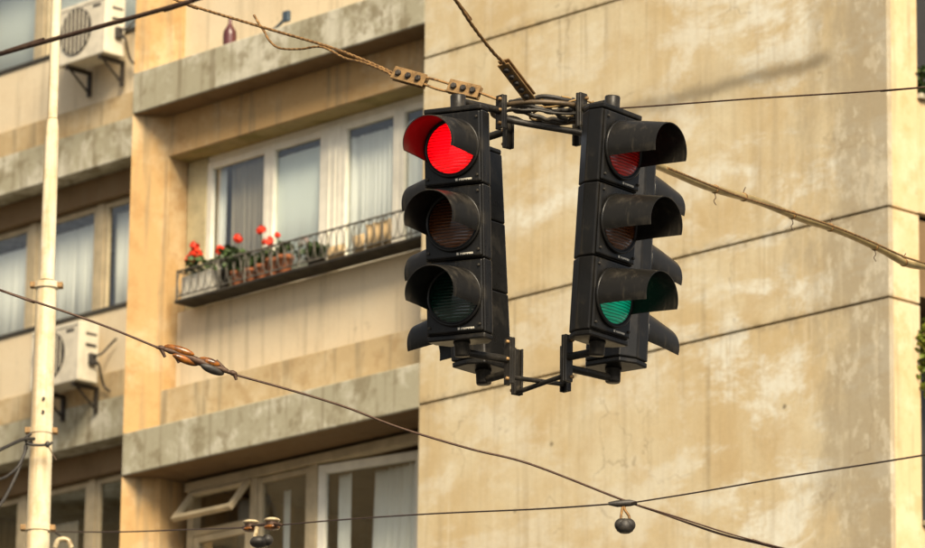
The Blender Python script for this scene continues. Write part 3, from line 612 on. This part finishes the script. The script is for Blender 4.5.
# clamps: two plates and bolts
def clamp(key, h, nb, label, roll=0.0):
    a, b_ = Vector(WD[key][0]), Vector(WD[key][1]); c = (a+b_)/2; x = (b_-a).normalized(); L_ = (b_-a).length
    y = Vector((0, 1, 0)); y = (y-x*y.dot(x)).normalized(); y = Matrix.Rotation(roll, 3, x) @ y; z = x.cross(y)
    R_ = Matrix((x, y, z)).transposed().to_4x4()
    t = thing('cable_clamp', label, 'clamp', c, 0, 'bolted clamps on the span cables'); t.rotation_euler = R_.to_euler()
    for yy in (-.011, .011):
        m = MB(); m.box(-L_/2, L_/2, yy-.004, yy+.004, -h/2, h/2); obj('plate', m, 'rust_plate', t, .002, 1)
    for i in range(nb):
        X = (-.5+(i+.5)/nb)*L_*.92
        m = MB(); m.lathe([(.0135, 0), (.0135, .009), (.010, .012)], 6, Matrix.Translation((X, -.015, 0)) @ Matrix.Rotation(pi/2, 4, 'X')); obj('nut', m, 'steel_dark', t)
        m = MB(); m.lathe([(.006, -.032), (.006, .022)], 8, Matrix.Translation((X, 0, 0)) @ Matrix.Rotation(pi/2, 4, 'X')); obj('bolt', m, 'rust_plate', t)
clamp('clampA', .056, 3, 'rusty three-bolt clamp on the left span, farther from the lights'); clamp('clampB', .056, 3, 'rusty three-bolt clamp on the left span just above the red light')
clamp('clampC', .050, 5, 'long rusty clamp with five bolts on the steep span cable', .9)
def ell(m, c, r, rot): m.lathe([(max(.002, r[0]*sin(a)), -r[1]*cos(a)) for a in [pi*i/10 for i in range(11)]], 14, Matrix.Translation(c) @ rot)
# amber strain insulators
tb = [Vector(p) for p in WD['tb']]
t = thing('strain_insulator', 'chain of amber glass insulators and dark links on the left wire', 'insulator', tb[2])
ax = (tb[4]-tb[0]).normalized(); up = Vector((0, 0, 1)); up = (up-ax*up.z).normalized(); rt = ax.to_track_quat('Z', 'Y').to_matrix().to_4x4()
for i, (f, o_, L_, r) in enumerate(((-.062, .026, .062, .017), (-.066, -.022, .055, .016), (.055, .017, .045, .017), (.045, -.023, .050, .018))):
    m = MB(); ell(m, ax*f+up*o_, (r, L_), rt @ Matrix.Rotation(.18*(1 if i % 2 else -1), 4, 'Y')); obj('insulator_shell', m, 'amber_glass' if i < 3 else 'black_cable', t)
m = MB(); m.tube([tb[0]-tb[2], ax*-.10+up*.004, ax*-.03, ax*.03-up*.004, ax*.10, tb[4]-tb[2]], [.006, .011, .015, .015, .010, .006], 8); obj('link', m, 'brown_wire', t)
for f, s_ in ((-.155, -.05), (-.10, -.055), (.115, .045), (.15, -.035)):
    m = MB(); m.tube([ax*f, ax*(f-.012)+up*s_], [.009, .006], 6); obj('clip', m, 'brown_wire', t)
for f in (-.15, -.115, .11, .145):
    m = MB(); ell(m, ax*f, (.011, .018), rt); obj('ferrule', m, 'brown_wire', t)
# pale insulator pair on the cross wire
a, b_ = (Vector(p) for p in WD['ins']); c = (a+b_)/2; t = thing('strain_insulator', 'pair of pale round insulators on the thin wire before the lower window', 'insulator', c)
for p in (a, b_):
    for dz, mt in ((.018, 'ceramic'), (-.018, 'amber_glass')):
        m = MB(); ell(m, p-c+Vector((0, 0, dz)), (.040, .013), Matrix.Identity(4)); obj('insulator_shell', m, mt, t)
    m = MB(); m.tube([p-c+Vector((0, 0, .02)), p-c-Vector((0, 0, .02))], .03, 10); obj('core', m, 'brown_wire', t)
m = MB(); m.tube([Vector(WD['cross_l'][-1])-c, a-c, b_-c, Vector(WD['cross_r'][0])-c], .008, 7); obj('link', m, 'brown_wire', t)
m = MB(); ell(m, Vector((-.01, 0, -.085)), (.045, .03), Matrix.Identity(4)); ell(m, Vector((.03, 0, -.075)), (.03, .028), Matrix.Identity(4)); obj('hanging_clamp', m, 'black_cable', t)
m = MB(); m.tube([(-.02, 0, -.01), (-.03, 0, -.06)], .012, 6); obj('hanger', m, 'ceramic', t)
# hanging weight at the crossing
a, b_ = (Vector(p) for p in WD['conn']); t = thing('hanging_connector', 'black rounded connector hanging where two thin wires cross', 'connector', a)
d_ = b_-a
m = MB(); m.tube([(-.055, 0, -.004), (-.02, 0, -.004), (.03, 0, 0), (.06, 0, .0)], [.006, .014, .014, .007], 8); obj('wire_clamp', m, 'black_cable', t)
for sx in (-1, 1):
    m = MB(); m.tube(smoothline([(.006+sx*.002, 0, -.01), (d_.x*.5+sx*.006, 0, -.03), (d_.x+sx*.016, 0, -.055), (d_.x+sx*.018, 0, -.09)]), .0055, 6); obj('hook', m, 'rusty', t)
    m = MB(); ell(m, Vector((d_.x+sx*.015, 0, -.090)), (.027, .027), Matrix.Rotation(.15*sx, 4, 'Y')); obj('lobe', m, 'black_cable', t)
m = MB(); m.tube([(d_.x, 0, -.066), (d_.x, 0, -.085), (d_.x, 0, -.112), (d_.x, 0, -.122)], [.016, .034, .034, .020], 12); obj('body', m, 'black_cable', t)
# insulator and ties on the pole
p = Vector(WD['poleins'][0]); t = thing('pole_insulator', 'small white insulator hanging beside the foot of the pole', 'insulator', p)
m = MB(); m.tube(smoothline([(-.045, 0, -.03), (-.03, 0, .012), (0, 0, .022), (.03, 0, .012), (.05, 0, -.03)]), .016, 8); obj('ring', m, 'ceramic', t)
m = MB(); m.tube([(-.05, .05, .07), (0, 0, .03)], .008, 6); obj('hanger', m, 'steel_dark', t)
p = Vector(WD['pole_l'][-1]); t = thing('pole_tie', 'twisted dark cable tie wrapped round the pole', 'tie', p)
m = MB(); m.tube(smoothline([(-.02, .0, .03), (-.045, -.03, .0), (-.03, -.05, -.04), (.03, -.06, -.05), (.09, -.06, -.045), (.11, -.05, -.03)]), .009, 6); obj('loop', m, 'black_cable', t)
m = MB(); ell(m, Vector((.085, -.062, -.045)), (.016, .02), Matrix.Identity(4)); obj('knot', m, 'black_cable', t)
m = MB(); m.tube([(.085, -.06, -.05), (.14, -.07, -.14)], .003, 5); obj('loose_end', m, 'brown_wire', t)


# ------------------------------------------------------------------ traffic signals
HW, HH, HD = .128, .435, .115       # half width, half height, depth
SH = .300
def signal_proto():
    P = {}
    m = MB()
    m.prism([(-HW, -.02), (-HW+.0, .05), (-HW+.045, HD), (HW-.045, HD), (HW, .05), (HW, -.02)], -SH/2+.0015, SH/2-.0015); P['housing_section'] = m.mesh('housing_section', M['housing'], .006, 2)
    m = MB(); m.box(-HW+.006, HW-.006, -.034, -.0205, -SH/2+.006, SH/2-.006); P['door'] = m.mesh('door', M['housing'], .007, 2)
    toY = Matrix.Rotation(pi/2, 4, 'X')       # local z -> -y
    m = MB(); m.lathe([(.107, .034), (.121, .034), (.121, .045), (.116, .048), (.107, .042)], 40, toY); P['lens_rim'] = m.mesh('lens_rim', M['housing'])
    m = MB(); prof = [(.108*cos(a), .036+.022*sin(a)) for a in [i*pi/2/7 for i in range(7)]] + [(.002, .058)]; m.lathe(prof, 40, toY); P['lens'] = m.mesh('lens', M['red_on'])
    # cutaway tunnel visor: open 110 degrees at the bottom
    m = MB(); n = 34; a0, a1 = radians(-25), radians(205); L = .24; th = .0035
    rows = []
    for (r, s, dz) in ((.117, 0.0, .002), (.112, .5, -.006), (.106, 1.0, -.017)):
        for rr in (r, r-th):
            row = []
            for i in range(n+1):
                b0 = a0+radians(10)*s; a = b0+(pi-2*b0)*i/n; row.append((rr*cos(a), -.034-s*L, rr*sin(a)+dz))
            rows.append(row)
    vs = [v for r in rows for v in r]; k = n+1; fs = []
    def quad(r0, r1): return [(r0*k+i, r0*k+i+1, r1*k+i+1, r1*k+i) for i in range(n)]
    fs += quad(0, 2) + quad(2, 4) + quad(1, 3) + quad(3, 5) + quad(0, 1) + quad(4, 5)
    for e in (0, n): fs += [(0*k+e, 2*k+e, 3*k+e, 1*k+e), (2*k+e, 4*k+e, 5*k+e, 3*k+e)]
    m.add(vs, fs, True); P['visor'] = m.mesh('visor', M['visor'])
    bm = bmesh.new(); bm.from_mesh(P['visor'])
    for e in bm.edges:
        if len(e.link_faces) == 2 and e.calc_face_angle(0) > .9: e.smooth = False
    bm.to_mesh(P['visor']); bm.free()
    m = MB(); rd = random.Random(4); x = .028
    for i in range(11):
        wd_ = rd.choice((.003, .004, .0055)); m.box(x, x+wd_, -.0352, -.0338, -SH/2+.016+rd.choice((0, 0, .002)), -SH/2+.0235); x += wd_+.0016
    m.box(.013, .022, -.0352, -.0338, -SH/2+.0155, -SH/2+.025); P['maker_mark'] = m.mesh('maker_mark', M['mark'])
    m = MB(); m.lathe([(.006, .0), (.006, .007), (.004, .009)], 8, toY); P['screw'] = m.mesh('screw', M['iron'])
    m = MB(); m.lathe([(.020, 0), (.034, .0), (.034, .010), (.031, .012), (.031, .054), (.029, .059), (.001, .060)], 28); P['hub'] = m.mesh('hub', M['iron'])
    m = MB(); m.prism([(-HW+.002, -.026), (-HW+.002, .05), (-HW+.045, HD-.002), (HW-.045, HD-.002), (HW-.002, .05), (HW-.002, -.026)], 0, .022); P['end_cap'] = m.mesh('end_cap', M['housing'], .006, 2)
    return P
SP = signal_proto()
def signal(label, loc, yaw, tilt, lenses):
    t = thing('traffic_light', label, 'traffic light', loc, 0, 'traffic lights hung in a four-way cluster'); t.rotation_euler = (radians(tilt), 0, radians(yaw))
    for i in range(3):
        zc = (1-i)*SH
        s = obj('housing_section', SP['housing_section'], None, t); s.location = (0, 0, zc)
        d_ = obj('door', SP['door'], None, s); obj('maker_mark', SP['maker_mark'], None, s)
        for sx in (-1, 1):
            for sz in (-1, 1): c = obj('screw', SP['screw'], None, s); c.location = (sx*.108, -.033, sz*.118)
        r = obj('lens_rim', SP['lens_rim'], None, t); r.location = (0, 0, zc)
        ln = obj('lens', SP['lens'], None, t); ln.location = (0, 0, zc); ln.material_slots[0].link = 'OBJECT'; ln.material_slots[0].material = M[lenses[i]]
        ln['label'] = {'red_on': 'glowing red lens', 'red_off': 'unlit red lens', 'amber_off': 'unlit amber lens', 'green_off': 'unlit green lens', 'green_on': 'glowing green lens'}[lenses[i]]
        v = obj('visor', SP['visor'], None, t); v.location = (0, 0, zc)
    e = obj('end_cap', SP['end_cap'], None, t); e.location = (0, 0, -1.5*SH-.022)
    e = obj('end_cap', SP['end_cap'], None, t); e.location = (0, 0, 1.5*SH)
    hb = obj('hub', SP['hub'], None, t); hb.location = (0, .034, 1.5*SH+.02)
    hb = obj('hub', SP['hub'], None, t); hb.location = (0, .034, -1.5*SH-.02); hb.rotation_euler.x = pi
    return t
CX_, CY_, CZ_ = .312, 19.0, 6.64
FL = signal('front left traffic light of the cluster with its red lamp lit', (-.026, 18.74, 6.666), -24, 4, ('red_on', 'amber_off', 'green_off'))
FR = signal('front right traffic light of the cluster showing green, turned to the right', (.588, 18.76, 6.676), 51, 4, ('red_off', 'amber_off', 'green_on'))
RL = signal('rear left traffic light hidden behind the red one, visors pointing away left', (.038, 19.33, 6.668), -130, 4, ('red_off', 'amber_off', 'green_on'))
RR = signal('rear right traffic light behind the green one, visors pointing away right', (.655, 19.33, 6.680), 143, 4, ('red_on', 'amber_off', 'green_off'))
bpy.context.view_layer.update()

# mounting frames
def frame(name, label, zc, top):
    t = thing(name, label, 'bracket', (CX_, CY_, zc))
    ends = []
    for h in (FL, FR, RL, RR):
        hp = h.matrix_world @ Vector((0, .034, (1.5*SH+.056) if top else (-1.5*SH-.062))); ends.append(hp - Vector((CX_, CY_, zc)))
    rad = .215 if top else .150
    plates = []
    for e in ends:
        d_ = Vector((e.x, e.y, 0)).normalized(); p = d_*rad; ang = atan2(d_.y, d_.x)
        hgt = (-.075, .065) if top else (-.10, .09)
        m = MB(); mt = Matrix.Translation((p.x, p.y, e.z)) @ Matrix.Rotation(ang, 4, 'Z')
        m.box(-.006, .006, -.022, .022, hgt[0], hgt[1], mt); m.box(-.020, -.0062, -.022, -.014, hgt[0], hgt[1], mt); m.box(-.020, -.0062, .014, .022, hgt[0], hgt[1], mt)
        pl = obj('bracket_plate', m, 'iron', t, .002, 1); plates.append((p, d_, e.z))
        for zz in (hgt[1]-.02, 0, hgt[0]+.02):
            m = MB(); m.lathe([(.008, 0), (.008, .009), (.005, .012)], 6, mt @ Matrix.Translation((.006, .012, zz)) @ Matrix.Rotation(pi/2, 4, 'Y')); obj('bolt', m, 'rust_plate', pl)
        m = MB(); m.tube([Vector((p.x, p.y, e.z)) + d_*.004, Vector((e.x, e.y, e.z))], .016, 12); obj('arm', m, 'iron', t)
    z0_ = sum(p[2] for p in plates)/4
    if top:
        for zz in (z0_+.025,):
            m = MB(); m.tube([(rad*.93*cos(a), rad*.72*sin(a), zz) for a in [2*pi*i/48 for i in range(49)]], .011, 8, False); obj('hoop', m, 'hoop', t)
    else:
        for i, j in ((0, 3), (1, 2)):
            a, b_ = plates[i][0]+Vector((0, 0, plates[i][2]-.07)), plates[j][0]+Vector((0, 0, plates[j][2]-.07-.02*i))
            m = MB(); m.tube([a, b_], .010, 8); obj('cross_bar', m, 'iron', t)
    return t, plates
TOPF, TP = frame('mounting_frame', 'black upper mounting frame with hoop and arms joining the four lights', 7.15, True)
BOTF, BP = frame('mounting_frame', 'black lower mounting frame with crossed bars under the four lights', 6.15, False)
# coiled cables in the hoop
SPOT = ('outermost loop', 'flat loop low at the back', 'loop sagging towards the right bracket', 'tight inner loop', 'loop nearest the left bracket', 'loop across the middle', 'thick loop at the top', 'loop sagging at the left')
for i in range(8):
    rd = random.Random(140+i); pts = []; ph = rd.uniform(0, 6.28); r0 = rd.uniform(.09, .17); zc = rd.uniform(-.035, .02); ec = rd.uniform(.45, .8); ox = .075 if i == 2 else rd.uniform(-.02, .06)
    span = rd.uniform(5.0, 7.4); tl = rd.uniform(-.25, .25); yel = i in (2, 5)
    for k in range(22):
        a = ph + k/21*span; rr = r0*(1+.12*sin(2.3*a+i)+rd.uniform(-.05, .05))
        pts.append((CX_+ox+rr*cos(a), CY_+rr*ec*sin(a), 7.225+zc+tl*rr*cos(a)+rd.uniform(-.008, .008)))
    m = MB(); m.tube(smoothline(pts, 4), .0042 if yel else rd.choice((.006, .0075, .010)), 7)
    o = obj('coiled_cable', m, 'yellow_cable' if yel else 'black_cable')
    tag(o, ('dull yellow' if yel else 'black') + ' cable coiled in the hoop between the lights, ' + SPOT[i], 'cable', 'cables coiled in the hoop')
#@@END@@
